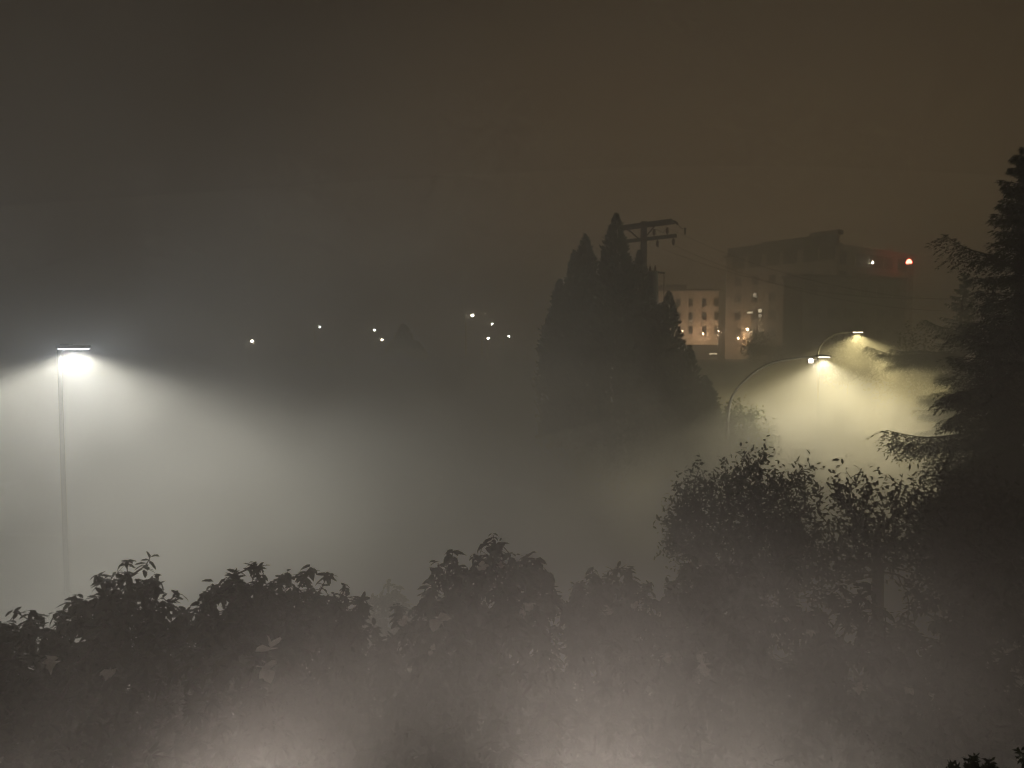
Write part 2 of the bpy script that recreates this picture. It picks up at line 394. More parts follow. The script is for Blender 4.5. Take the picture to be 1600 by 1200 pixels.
def davit(name, label, base, pts, head_len, lensmat, power, col, size, blend, tilt=0.0):
    """curved-arm street lamp; pts: arm polyline relative to base"""
    t = thing(name, label, 'street lamp', base)
    mb = MB(); mb.lathe([(.2,0),(.2,.04),(.13,.06),(.12,.5),(.1,.52)], n=14); mb.build('base', M_darkmetal, t, True)
    h0 = pts[0][2]
    mb = MB(); mb.tube([(0,0,.5),(0,0,h0*.5),(0,0,h0)], [.095,.085,.07], 12); mb.build('pole', M_matte, t, True)
    # smooth arm
    P = [Vector(q) for q in pts]; dense = []
    for i in range(len(P)-1):
        a, b = P[max(i-1,0)], P[min(i+2,len(P)-1)]
        for k in range(6):
            u = k/6; h00 = 2*u**3-3*u*u+1; h10 = u**3-2*u*u+u; h01 = -2*u**3+3*u*u; h11 = u**3-u*u
            m0 = (P[i+1]-a)*.5 if i > 0 else (P[1]-P[0]); m1 = (b-P[i])*.5
            dense.append(P[i]*h00 + m0*h10 + P[i+1]*h01 + m1*h11)
    dense.append(P[-1])
    mb = MB(); mb.tube(dense, [.065-.025*i/(len(dense)-1) for i in range(len(dense))], 10); mb.build('arm', M_galv, t, True)
    e = P[-1]; d = (P[-1]-P[-2]); d.z = 0; d.normalize(); ang = math.atan2(d.y, d.x)
    mt = Matrix.Translation(e) @ Matrix.Rotation(ang, 4, 'Z') @ Matrix.Rotation(-tilt, 4, 'Y')
    mb = MB()
    # cobra-head: wedge body, wider in the middle
    L = head_len
    prof = [(0,.05,.05),(.2,.09,.085),(.55,.15,.1),(.85,.13,.07),(1,.07,.03)]
    vs = []; fs = []
    for u, w, h in prof:
        vs += [mt @ Vector((u*L,-w,0)), mt @ Vector((u*L,-w*.75,h)), mt @ Vector((u*L,w*.75,h)), mt @ Vector((u*L,w,0))]
    for i in range(len(prof)-1):
        for k in range(4): fs.append((i*4+k, i*4+(k+1) % 4, (i+1)*4+(k+1) % 4, (i+1)*4+k))
    fs += [(3,2,1,0), tuple(4*(len(prof)-1)+k for k in range(4))]
    mb.add(vs, fs); mb.build('lamp_head', M_darkmetal, t)
    mb = MB(); mb.box(.35*L, .92*L, -.11, .11, -.03, -.004, mt); mb.build('lens', lensmat, t)
    q = mt @ Vector((.62*L, 0, -.1))
    spot('lamp_light', t, q, power, col, size, blend, .15, wing=(1.0, .7))
    return t

# front street lamp: pole at px 1136, arm curving to the head at px 1290
D = 32; b = at(1136, 700, D); base = Vector((b.x, D, 0))
rel = lambda px, py, DD=D: tuple(at(px, py, DD) - base)
davit('street_lamp', 'street lamp with long curved arm and white LED head beside the small round tree', base,
      [rel(1136, 660), rel(1143, 622), rel(1166, 592), rel(1200, 569), rel(1240, 560), rel(1271, 557.5)], .72, M_lens_soft, P_FRONT, (1.0, 0.89, 0.60), 145, 0.5)
# rear street lamp: pole at px 1276, short hooked arm
D2 = 44; b = at(1276, 700, D2); base2 = Vector((b.x, D2, 0))
rel2 = lambda px, py, DD=D2: tuple(at(px, py, DD) - base2)
t2 = davit('street_lamp', 'street lamp with short hooked arm and yellow head carrying a floodlight on its pole', base2,
      [rel2(1276, 560), rel2(1280, 544), rel2(1292, 529), rel2(1308, 521), rel2(1326, 519)], 0.85, M_lens_warm, P_BACK, (1.0, 0.82, 0.38), 150, 0.5)
mb = MB(); q = Vector(rel2(1276, 572)); mb.box(-.30, 0, -.025, .025, q.z-.06, q.z-.02); mb.box(-.30, 0, -.025, .025, q.z+.36, q.z+.40); mb.box(-.32, -.28, -.03, .03, q.z-.08, q.z+.42); mb.build('bracket', M_galv, t2)
fl = thing('floodlight', 'small bright white floodlight bracketed to the rear street lamp pole', 'floodlight', base2 + Vector((-.5, -.05, q.z+.15)))
mb = MB(); mb.box(-.2, .19, -.05, .14, .02, .36, bev=.03); mb.build('housing', M_darkmetal, fl)
mb = MB(); mb.lathe([(.125,0),(.12,.02),(.06,.045)], (0,-.052,.19), 16, Matrix.Rotation(R(90),4,'X')); mb.build('lens', M_lens_soft, fl)
spot('lamp_light', fl, (0, -.15, .18), 500, (1.0, .85, .7), 150, .6, .1, (R(60), 0, 0))

# small far street lamps seen as sparks through the fog
far = [(394, 533, 95, 'far street lamp with twin spark of light farthest along the car park fog', 1.5),
       (500, 511, 125, 'faint far street lamp standing alone between the wide spark and the close pair', .8),
       (585, 516, 110, 'far street lamp, upper of the close pair by the faint conifer', 1.0),
       (597, 531, 105, 'far street lamp, lower of the close pair by the faint conifer', 1.2),
       (738, 493, 100, 'highest and brightest far street lamp with a hazy halo', 1.7),
       (763, 529, 105, 'far street lamp under the haloed bright one', 1.1),
       (769, 506, 130, 'faintest far street lamp just beside the haloed bright one', .5),
       (795, 526, 120, 'dim far street lamp next to the dark cypress clump', .6)]
protol = None
def far_lamp(loc, H, lab, grp, r, mat, pw, arm=0.9, cat='street lamp'):
    t = thing('street_lamp', lab, cat, loc, 0, grp)
    mb = MB(); mb.tube([(0,0,0),(0,0,H+.1)], [.09,.06], 8); mb.build('pole', M_matte, t, True)
    mb = MB(); mb.tube([(0,0,H),(arm*.5,0,H+.22),(arm,0,H+.2)], [.045,.04,.035], 6); mb.build('arm', M_galv, t, True)
    mb = MB(); mb.lathe([(.05,.0),(.2,.02),(.16,.12),(.05,.17)], (arm,0,H+.16), 10); mb.build('lamp_head', M_darkmetal, t, True)
    mb = MB(); mb.lathe([(.02,-r),(r*.7,-r*.75),(r,-r*.2),(r*.9,.05)], (arm,0,H+.1), 12); mb.build('lens', mat, t, True)
    if pw: point('lamp_light', t, (arm, 0, H-.3), pw, (1, .66, .4) if arm < .1 else (1, .88, .66), .15)
    return t
for px, py, DD, lab, k in far:
    q = at(px, py, DD); g = ground_z(DD)
    far_lamp((q.x-.9, DD, g), q.z-g-.05, lab, 'far street lamps across the fog', .085+.06*k, M_lens_far if k > 1.05 else M_lens_pale, 90*k)

# ================================================================== UTILITY POLE
DP = 38; q = at(1006, 346, DP)
up = thing('utility_pole', 'dark wooden utility pole with two slanting crossarms rising behind the cypresses', 'utility pole', (q.x, DP, 0), R(-43))
HP = q.z
mb = MB(); mb.tube([(0,0,0),(0,0,HP*.5),(0,0,HP)], [.2,.18,.16], 12); mb.build('pole', M_wood, up, True)
for yy in (-.24, .24):
    mb = MB(); mb.box(-1.7, 1.75 if yy < 0 else 1.62, yy-.06, yy+.06, HP-.28, HP-.1); mb.build('crossarm', M_wood, up)
z2 = at(1006, 375, DP).z
mb = MB(); mb.box(-1.6, 2.0, -.28, -.16, z2-.09, z2+.08); mb.build('crossarm', M_wood, up)
for sx in (-1, 1):
    mb = MB(); mb.tube([(sx*.1, -.2, HP-.95), (sx*.85, -.24, HP-.29)], .035, 6); mb.build('brace', M_wood, up)
def insulator(x, z, down=False, y=-.22):
    s = -1 if down else 1; mb = MB()
    pr = [(.02,0),(.03,.06),(.09,.1),(.05,.13),(.1,.18),(.05,.21),(.09,.26),(.05,.3),(.05,.36)]
    if down: pr = [(r, -zz) for r, zz in pr][::-1]
    mb.lathe(pr, (x, y, z), 10); return mb.build('insulator', M_porcelain, up, True)
for x in (.75, 1.5): insulator(x, z2+.08)
for x in (.95, 1.85): insulator(x, z2-.09, True)
mb = MB(); mb.tube([(1.75,-.24,HP-.2),(2.0,-.24,HP-.3),(2.1,-.24,HP-.42)], [.05,.06,.05], 8); mb.build('end_fitting', M_darkmetal, up)
mb = MB(); mb.tube([(2.1,-.24,HP-.42),(2.3,-.24,HP-.62),(2.5,-.24,HP-.68)], .014, 5); mb.tube([(2.5,-.24,HP-.62),(2.5,-.24,HP-.95)], [.05,.035], 8); mb.build('jumper_wire', M_darkmetal, up)
mb = MB(); mb.tube([(.75,-.22,z2+.44),(1.0,-.22,z2+.36),(1.25,-.22,z2+.2),(1.5,-.22,z2+.44)], .012, 5); mb.build('jumper_wire', M_darkmetal, up)
mb = MB(); mb.tube([(-.9,-.24,HP-.3),(-.7,-.24,HP-.45),(-.6,-.24,HP-.5)], .04, 6); mb.build('end_fitting', M_darkmetal, up)
# transformer can on the pole
zt = at(1029, 468, DP).z; tb = at(1029, 427, DP).z
tx, ty = .72, -.28
mb = MB(); mb.lathe([(.26,zt),(.29,zt+.04),(.29,tb-.08),(.31,tb-.06),(.31,tb),(.2,tb+.05)], (tx,ty,0), 18); tr = mb.build('transformer', M_dark_clad, up, True)
mb = MB(); mb.box(.1, tx-.25, ty+.1, ty+.2, (zt+tb)/2-.3, (zt+tb)/2+.3); mb.build('mount', M_darkmetal, tr)
for dx in (-.15, .15):
    mb = MB(); mb.lathe([(.05,0),(.06,.05),(.04,.09),(.06,.13),(.035,.18),(.03,.27)], (tx+dx,ty,tb+.04), 10); mb.build('bushing', M_porcelain, tr, True)
mb = MB(); mb.tube([(tx+.2,ty,tb-.02),(tx+.42,ty,tb-.06),(tx+.7,ty,tb-.1)], [.05,.045,.04], 7); mb.tube([(tx+.66,ty,tb-.1),(tx+.66,ty,tb-1.3)], .012, 5); mb.build('lead_wire', M_darkmetal, tr)
# overhead cables running off to the fir
up_m = Matrix.Translation(up.location) @ Matrix.Rotation(R(-43), 4, 'Z')
for i, x in enumerate((.95, 1.5, 1.85)):
    a = up_m @ Vector((x, -.22, z2+(.44 if x == 1.5 else -.45)))
    b = at(1640, 452+14*i, 31 + i)
    pts = []
    for k in range(25):
        u = k/24; v = a.lerp(b, u); v.z -= 4*u*(1-u)*1.25; pts.append(v)
    mb = MB(); mb.tube(pts, .0045, 5)
    o = mb.build('overhead_cable', M_matte)
    o['label'] = 'thin sagging overhead cable strung from the utility pole toward the tall fir'; o['category'] = 'cable'; o['group'] = 'overhead cables of the utility pole'

# ================================================================== BUILDINGS
def window(parent, w, h, M, mat, framemat=M_frame, bars=1, name='window'):
    """local x across, z up, y outward(-)"""
    mb = MB(); f = .09
    mb.box(-w/2, w/2, -.08, .02, 0, f, M); mb.box(-w/2, w/2, -.08, .02, h-f, h, M)
    mb.box(-w/2, -w/2+f, -.08, .02, f, h-f, M); mb.box(w/2-f, w/2, -.08, .02, f, h-f, M)
    for i in range(bars):
        x = -w/2 + w*(i+1)/(bars+1); mb.box(x-.03, x+.03, -.06, .02, f, h-f, M)
    o = mb.build(name, framemat, parent)
    mb = MB(); mb.box(-w/2+f*.5, w/2-f*.5, -.03, .01, f*.5, h-f*.5, M); mb.build('pane', mat, o)
    return o

GZ = 5.5
n_ = at(1305, 500, 114)
bl = thing('apartment_building', 'large dim grey block with raised roof edge and dark top floor glazing', 'building', (n_.x, 114, GZ), R(36))
T = 23.2-GZ
mb = MB(); mb.box(0, 24, 0, 20.6, 0, T); mb.build('wall', M_stucco, bl)
mb = MB(); mb.box(-.45, .9, -.4, 20.9, T+.003, T+.45); mb.box(.02, .75, .1, 20.4, T+.45, T+1.7); mb.box(-.7, .9, -.5, 4.2, T+1.7, T+2.35); mb.box(-.3, .9, 4.2, 13.5, T+1.7, T+1.95); mb.build('roof_screen', M_dark_clad, bl)
mb = MB(); mb.box(.9, 24.2, -.15, .25, T+.003, T+.35); mb.box(23.9, 24.3, .25, 20.6, T+.003, T+.35); mb.build('parapet', M_stucco, bl)
mb = MB(); mb.box(7, 12, 8, 13, T+.003, T+1.6); mb.build('stair_head', M_stucco, bl)
FA = lambda v, z: Matrix.Translation((0, v, z)) @ Matrix.Rotation(R(-90), 4, 'Z')        # facade on u=0 (faces camera-left)
FB = lambda u, z: Matrix.Translation((u, 0, z))                                            # facade on v=0
# storeys on facade A
for st in range(6):
    z = .9 + st*2.95
    for k, v in enumerate((1.6, 4.4, 8.0, 11.2, 14.6, 18.0)):
        if st == 0 and v > 11: continue
        w, h = (2.5, 2.1) if st == 5 else (1.3, 1.5)
        window(bl, w, h, FA(v, z), M_void if st == 5 else M_glass, M_void if st == 5 else M_frame)
# a few lit windows on facade A
def facA(px):  # local v coordinate of a pixel column on facade A
    best = min((abs(800+F*((Matrix.Translation(bl.location) @ Matrix.Rotation(R(36), 4, 'Z') @ Vector((0, v/20, 0))).x/(Matrix.Translation(bl.location) @ Matrix.Rotation(R(36), 4, 'Z') @ Vector((0, v/20, 0))).y)-px), v/20) for v in range(0, 412))
    return best[1]
def zA(py, v):
    w = Matrix.Translation(bl.location) @ Matrix.Rotation(R(36), 4, 'Z') @ Vector((0, v, 0)); return at(800, py, w.y).z - GZ
for (px, py, w, h, m) in ((1178, 465, .9, .8, M_litpane_dim), (1171, 490.5, 1.3, .45, M_litpane), (1187, 489, .9, .75, M_litpane), (1187, 497, .9, .75, M_litpane_dim)):
    v = facA(px); o = window(bl, w, h, FA(v, zA(py, v)) @ Matrix.Translation((0, -.1, 0)), m, bars=0)
    o['label'] = 'small lit window'
# facade B glazing
for (px0, px1) in ((1309, 1321), (1336, 1358), (1361, 1384), (1388, 1402), (1412, 1430)):
    u0 = (px0-1305)*.172; u1 = (px1-1305)*.172
    window(bl, u1-u0, 2.0, FB((u0+u1)/2, T-2.7), M_void, M_void, bars=1)
    window(bl, u1-u0, 2.0, FB((u0+u1)/2, T-5.8), M_void, M_void, bars=1)
window(bl, 2.2, 1.2, FB(7.1, T-5.4) @ Matrix.Translation((0, -.1, 0)), M_litpane_dim, bars=4)['label'] = 'dimly lit window with bars'
# entrance canopy with lamp on facade A
ve = facA(1177); ze = zA(528, ve)
mb = MB(); mb.box(-1.7, 0, ve-1.0, ve+1.0, ze, ze+.12); mb.box(-1.7, -1.6, ve-1.0, ve+1.0, ze+.12, ze+1.1); mb.box(-1.6, 0, ve+.9, ve+1.0, ze+.12, ze+1.1)
for vv in (ve-.95, ve+.85): mb.box(-1.68, -1.58, vv, vv+.1, 0, ze)
cn = mb.build('entrance_canopy', M_stucco, bl)
mb = MB(); mb.box(-.06, 0.01, ve-1.2, ve+1.2, 0, ze-.1); mb.build('door', M_glass, bl)
def wall_lamp(label, loc, mat, pw, col, r=.16, group=None, cat='wall lamp'):
    t = thing('wall_lamp', label, cat, loc, 0, group)
    mb = MB(); mb.box(-.1, .1, -.05, .2, -.1, .3, bev=.02); mb.build('bracket', M_darkmetal, t)
    mb = MB(); mb.lathe([(.05,-.15),(r,-.05),(r*1.1,.08),(r*.7,.2),(.04,.24)], (0, -.2, 0), 12); mb.build('lens', mat, t, True)
    if pw: point('lamp_light', t, (0, -.5, 0), pw, col, .15)
    return t
wl = lambda px, py, d: at(px, py, d)
M_lens_orange = glow('lamp_lens_orange', (1.0, 0.75, 0.42), 40)
bw = Matrix.Translation(bl.location) @ Matrix.Rotation(R(36), 4, 'Z')
wall_lamp('twin white lamp above the lit building entrance canopy', bw @ Vector((-1.9, ve, ze+1.4)), M_lens_orange, 120, (1, .8, .55), .2)
wall_lamp('orange entrance lamp under the canopy washing the corner wall', bw @ Vector((-1.9, facA(1163), zA(529, facA(1163)))), M_lens_orange, 700, (1, .58, .28), .12)
qq = bw @ Vector((9.9, -.25, T-2.0))
wall_lamp('tiny white lamp at the dark top floor glazing', qq, M_lens_far, 0, (1, .95, .85), .09)
# red warning light
rp_ = at(1420, 410, 122)
rl = thing('warning_light', 'glowing red dome lamp on a mast at the end of the big block', 'warning light', (rp_.x, 122, GZ))
hz_ = rp_.z-GZ
mb = MB(); mb.tube([(0,0,0),(0,0,hz_-.3)], [.09,.06], 8); mb.build('mast', M_galv, rl, True)
mb = MB(); mb.lathe([(.3,-.34),(.3,-.3),(.34,-.28),(.34,-.2)], (0,0,hz_), 14); mb.build('base', M_darkmetal, rl, True)
mb = MB(); mb.lathe([(.44,-.2),(.44,0),(.36,.25),(.2,.45),(.03,.52)], (0,0,hz_), 14); mb.build('lens', M_lens_red, rl, True)
mb = MB(); mb.lathe([(.35,.0),(.38,.12),(.3,.35),(.1,.46),(.02,.47)], (0,.3,hz_+.12), 12); mb.build('hood', M_darkmetal, rl, True)
point('lamp_light', rl, (0, -2.2, hz_), 70, (1, .08, .05), .2)

# darker annex in front
DA = 104; a0 = at(1255, 432, DA); 
an = thing('annex_building', 'low dark block standing in front of the large grey block', 'building', (a0.x, DA, ground_z(DA)-.2), R(20))
ha = a0.z-ground_z(DA)+.2
mb = MB(); mb.box(0, 19, 0, 4, 0, ha); mb.build('wall', M_annex, an)
mb = MB(); mb.box(-.2, 19.2, -.2, 4.2, ha+.003, ha+.35); mb.build('roof', M_roof, an)
for st in range(3):
    for k in range(6): window(an, 1.6, 1.5, FB(1.9+k*3.05, ha-2.6-st*3.1), M_glass)

# cream building with rows of windows further back
DC = 131; c0 = at(1030, 455, DC); c1 = at(1123, 455, DC); GC = ground_z(DC)
cb = thing('cream_building', 'pale four-storey building with rows of dark windows glowing orange at its foot', 'building', (c0.x, DC, GC))
wc = c1.x-c0.x; hc = c0.z-GC
mb = MB(); mb.box(0, wc, 0, 12, 2.5, hc); mb.build('wall', M_stucco_cream, cb)
mb = MB(); mb.box(0, wc, .25, 12, 0, 2.497); mb.build('shop_front', M_dark_clad, cb)
mb = MB(); mb.box(-.2, wc+.2, -.2, 12.2, hc+.003, hc+.4); mb.box(1.0, 5.5, 3, 8, hc+.4, hc+1.4); mb.build('roof', M_roof, cb)
for py in (470, 491, 513):
    z = at(800, py+9, DC).z-GC
    for px in (1042, 1060, 1079, 1100, 1119):
        x = at(px, py, DC).x-c0.x
        if x < .5: continue
        window(cb, .72, 1.35, FB(x, z), M_void, M_void, bars=0)
x = at(1079, 500, DC).x-c0.x
window(cb, .5, .5, FB(x, at(800, 504, DC).z-GC) @ Matrix.Translation((0, -.1, 0)), M_litpane_dim, bars=0)
for px in (1062, 1085, 1112):
    xx = at(px, 540, DC).x-c0.x; mb = MB(); mb.box(xx-.7, xx+.6, .2, .26, .3, 2.2); mb.build('shop_window', M_glass, cb)
xx0 = at(1107, 553, DC).x-c0.x; xx1 = at(1121, 553, DC).x-c0.x
mb = MB(); zz = at(800, 554, DC).z-GC; mb.box(xx0, xx1, -.4, -.3, max(.35, zz), max(.35, zz)+.25); mb.build('lit_sign', M_litpane, cb)
M_lens_street = glow('lamp_lens_street', (1.0, 0.72, 0.4), 25)
for px, py, lab in ((1066, 517, 'orange street lamp before the cream building, by the cypress edge'), (1122, 517, 'orange street lamp between the cream building and the large grey block')):
    q = at(px, py, DC-6); far_lamp((q.x, DC-6, ground_z(DC-6)), q.z-ground_z(DC-6)-.1, lab, 'orange lamps by the cream building', .11, M_lens_street, 900, arm=.02)
q = at(1098, 522, DC-.8)
wall_lamp('round white wall lamp on the cream building facade', q, M_lens_street, 160, (1, .62, .36), .11)

# ================================================================== TREES
def whorl_shrub(label, lobes, n, depth_base, group=None, name='flowering_shrub', L=.108, blossoms=(), cat='shrub', stems=3):
    cx = float(np.mean([l[0][0] for l in lobes])); cy = float(np.mean([l[0][1] for l in lobes])); 
    t = thing(name, label, cat, (cx, cy, 0), 0, group)
    lob = [(l[0]-np.array([cx, cy, 0]), l[1], l[2], l[3]) for l in lobes]
    pts = lobe_points(lob, int(n*1.6))
    zc = min(l[0][2]-l[3] for l in lob)
    segs, td = grow((0, 0, -.1), (0.05, 0, max(1.0, zc*.75)), pts, .3, .005)
    sticks('trunk', segs, M_bark, t)
    P, Dv, LL, WW, DD = whorl_leaves(pts, td, L=L, W=L*.45)
    leaves('crown', P, Dv, LL, WW, DD, M_leaf_shrub, t)
    for (px, py, s) in blossoms:
        # sit the blossom on the skin of the shrub nearest the pixel
        pick = min(lobes, key=lambda l: (at(px, py, l[0][1]).xz - Vector((l[0][0], l[0][2]))).length/(l[1]+l[3]))
        q = np.array(at(px, py, pick[0][1]-pick[2]*1.3)) - np.array([cx, cy, 0])
        m = int(RNG.integers(4, 7)); w = RNG.random()*6.28 + np.arange(m)*6.28/m
        ax = unit(np.array([RNG.normal(0, .5), -1.0, RNG.normal(.2, .5)])); a = unit(np.cross(ax, [0.2, .1, 1])); b = np.cross(ax, a)
        el = RNG.uniform(.3, 1.1, m)
        dv = (a[None]*np.cos(w)[:, None]+b[None]*np.sin(w)[:, None])*np.cos(el)[:, None] + ax[None]*np.sin(el)[:, None]
        leaves('blossom', np.tile(q, (m, 1)), dv, (.08*s*RNG.uniform(.8, 1.2, m)), .085*s, RNG.uniform(-.3, .5, m), M_petal, t)
    return t

SG = 'broad-leaved flowering shrubs in the row under the camera'
whorl_shrub('low flowering shrub at the picture edge beneath the cool-white lamp', [px_lobe(20, 958, 75, 90, 6.6), px_lobe(-20, 1010, 120, 170, 6.3)], 520, 6.5, SG, blossoms=[(85, 1033, 1.1)])
whorl_shrub('flowering shrub with pointed crest rising straight below the cool-white lamp post', [px_lobe(197, 872, 50, 90, 7.2), px_lobe(140, 915, 50, 90, 7.1), px_lobe(190, 935, 115, 170, 7.0), px_lobe(265, 930, 40, 90, 7.4), px_lobe(150, 1040, 150, 170, 6.6)], 950, 7, SG, blossoms=[(173, 1046, 1.1)])
whorl_shrub('flowering shrub with two large white blossoms hanging in its dark middle', [px_lobe(375, 884, 60, 80, 7.0), px_lobe(335, 915, 45, 90, 7.0), px_lobe(400, 920, 100, 170, 6.9), px_lobe(380, 1030, 140, 170, 6.5)], 900, 7, SG, blossoms=[(423, 1012, 1.35), (421, 1046, 1.35)])
whorl_shrub('flowering shrub with ragged see-through top beside the two-blossom one', [px_lobe(440, 888, 38, 60, 7.5), px_lobe(485, 888, 42, 60, 7.4), px_lobe(535, 912, 32, 60, 7.3), px_lobe(490, 935, 85, 130, 7.3), px_lobe(560, 985, 60, 110, 7.2), px_lobe(500, 1060, 120, 160, 7.0)], 760, 7, SG)
whorl_shrub('pale misty shrub set back in the gap of the shrub row', [px_lobe(600, 918, 60, 90, 12), px_lobe(650, 935, 60, 90, 12), px_lobe(590, 990, 90, 150, 11.5)], 520, 12, SG, L=.15)
whorl_shrub('widest flowering shrub with rounded crest and bright blossom on its flank', [px_lobe(705, 865, 42, 70, 7.4), px_lobe(760, 854, 62, 90, 7.5), px_lobe(820, 858, 50, 80, 7.5), px_lobe(700, 910, 60, 110, 7.2), px_lobe(640, 955, 50, 110, 7.2), px_lobe(770, 910, 120, 170, 7.2), px_lobe(740, 1030, 170, 180, 6.7)], 1350, 7, SG,
            blossoms=[(683, 966, 1.3), (628, 970, .9), (826, 943, .9), (818, 953, .7), (675, 1016, .6), (753, 885, .8), (783, 884, .6)])
whorl_shrub('rounded dusky shrub between the widest shrub and the leafy trees', [px_lobe(915, 882, 40, 70, 8.4), px_lobe(962, 880, 42, 70, 8.6), px_lobe(940, 920, 85, 140, 8.2), px_lobe(1010, 915, 50, 110, 8.4), px_lobe(940, 1040, 140, 180, 7.6)], 950, 8, SG, blossoms=[(954, 953, 1.1), (990, 943, .9), (1043, 1025, 1.1)])
whorl_shrub('flowering shrub under the leafy tree with a cluster of pale blossoms', [px_lobe(1075, 868, 42, 80, 8.6), px_lobe(1140, 860, 60, 100, 8.6), px_lobe(1110, 920, 100, 150, 8.2), px_lobe(1120, 1040, 150, 180, 7.4)], 1000, 8, SG, blossoms=[(1102, 1040, 1.3), (1095, 1022, .8), (1265, 985, .7)])
whorl_shrub('dark flowering shrub below the gap-filled leafy tree', [px_lobe(1230, 895, 70, 120, 8.2), px_lobe(1330, 930, 90, 150, 7.8), px_lobe(1290, 1040, 150, 180, 7.2)], 950, 8, SG, blossoms=[(1338, 1073, 1.0), (1228, 965, .6)])
whorl_shrub('dark flowering shrub at the foot of the tall fir', [px_lobe(1450, 925, 80, 140, 8.0), px_lobe(1560, 900, 90, 160, 8.0), px_lobe(1500, 1030, 170, 190, 7.3)], 950, 8, SG, blossoms=[(1420, 1075, .7)])

def twig_tree(label, name, cat, lobes, n, mat, L=.08, W=.033, per=(5, 9), fork=.55, group=None, rtip=.0045, shell=.25, roll=.5, base_xy=None):
    cx, cy = base_xy if base_xy else (float(np.mean([l[0][0] for l in lobes])), float(np.mean([l[0][1] for l in lobes])))
    gz = ground_z(cy); t = thing(name, label, cat, (cx, cy, gz), 0, group)
    lob = [(l[0]-np.array([cx, cy, gz]), l[1], l[2], l[3]) for l in lobes]
    pts = lobe_points(lob, n, shell)
    zmin = min(l[0][2]-l[3] for l in lob); ztop = max(l[0][2]+l[3] for l in lob)
    segs, td = grow((0, 0, -.1), (0, 0, max(.6, zmin + .15*(ztop-zmin))*(1 if fork is None else 1)), pts, max(.25, (ztop-zmin)*.08), rtip)
    sticks('trunk', segs, M_bark, t)
    P = []; Dv = []
    tl = L*4.5
    for p, d in zip(pts, td):
        d = unit(d + np.array([0, 0, .35]) + RNG.normal(0, .35, 3)); m = RNG.integers(*per)
        a = unit(np.cross(d, RNG.normal(size=3))); b = np.cross(d, a)
        for k in range(m):
            s = k/m; w = k*2.4
            P.append(p + d*tl*(s-.35)); Dv.append(d*.6 + (a*math.cos(w)+b*math.sin(w))*.9)
    P = np.array(P); Dv = np.array(Dv); k = len(P)
    leaves('crown', P, Dv, L*RNG.uniform(.7, 1.25, k), W*RNG.uniform(.8, 1.2, k), RNG.uniform(0, .4, k), mat, t, roll=roll)
    # bare twig shoots carrying the outer leaves
    return t

twig_tree('leafy tree with slender upright shoots against the yellow lamplight', 'broadleaf_tree', 'tree',
          [px_lobe(1165, 708, 68, 65, 10), px_lobe(1085, 735, 42, 60, 10.4), px_lobe(1230, 728, 48, 70, 9.8), px_lobe(1075, 770, 50, 60, 10.6), px_lobe(1160, 770, 110, 100, 10), px_lobe(1230, 800, 60, 80, 9.6), px_lobe(1180, 696, 18, 40, 9.9), px_lobe(1258, 712, 16, 40, 9.8)], 1500, M_leaf_tree, .085, .034)
twig_tree('open leafy tree with lamplight glinting through its gaps and forked trunk', 'broadleaf_tree', 'tree',
          [px_lobe(1325, 738, 48, 50, 9.6), px_lobe(1385, 738, 38, 45, 9.6), px_lobe(1430, 752, 38, 45, 9.4), px_lobe(1345, 790, 70, 60, 9.6), px_lobe(1425, 800, 60, 60, 9.5), px_lobe(1310, 850, 45, 35, 9.6)], 470, M_leaf_tree, .085, .038, base_xy=(at(1372, 900, 9.6).x, 9.6))
twig_tree('dense dark leafy tree tucked beneath the drooping fir boughs', 'broadleaf_tree', 'tree',
          [px_lobe(1480, 735, 50, 80, 9.3), px_lobe(1530, 740, 70, 100, 9.2), px_lobe(1590, 760, 70, 120, 9.0), px_lobe(1500, 830, 60, 70, 9.2)], 1500, M_leaf_tree, .085, .036)
twig_tree('small round tree in mist at the foot of the front street lamp', 'broadleaf_tree', 'tree',
          [px_lobe(1155, 632, 38, 32, 33), px_lobe(1120, 655, 40, 40, 33.5), px_lobe(1175, 660, 40, 35, 33)], 420, M_leaf_tree, .2, .1)
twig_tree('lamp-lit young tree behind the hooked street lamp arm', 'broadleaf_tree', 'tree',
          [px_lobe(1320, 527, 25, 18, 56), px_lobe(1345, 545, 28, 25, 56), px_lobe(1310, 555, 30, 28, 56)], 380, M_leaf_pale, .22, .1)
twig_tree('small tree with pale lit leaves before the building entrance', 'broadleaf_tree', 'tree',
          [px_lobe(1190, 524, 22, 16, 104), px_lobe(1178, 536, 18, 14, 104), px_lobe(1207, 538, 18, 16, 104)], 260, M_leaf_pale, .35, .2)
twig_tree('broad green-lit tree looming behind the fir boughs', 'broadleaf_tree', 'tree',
          [px_lobe(1420, 555, 60, 50, 54), px_lobe(1395, 590, 45, 40, 53), px_lobe(1450, 600, 60, 60, 54), px_lobe(1430, 520, 40, 45, 55)], 700, M_leaf_pale, .26, .13)

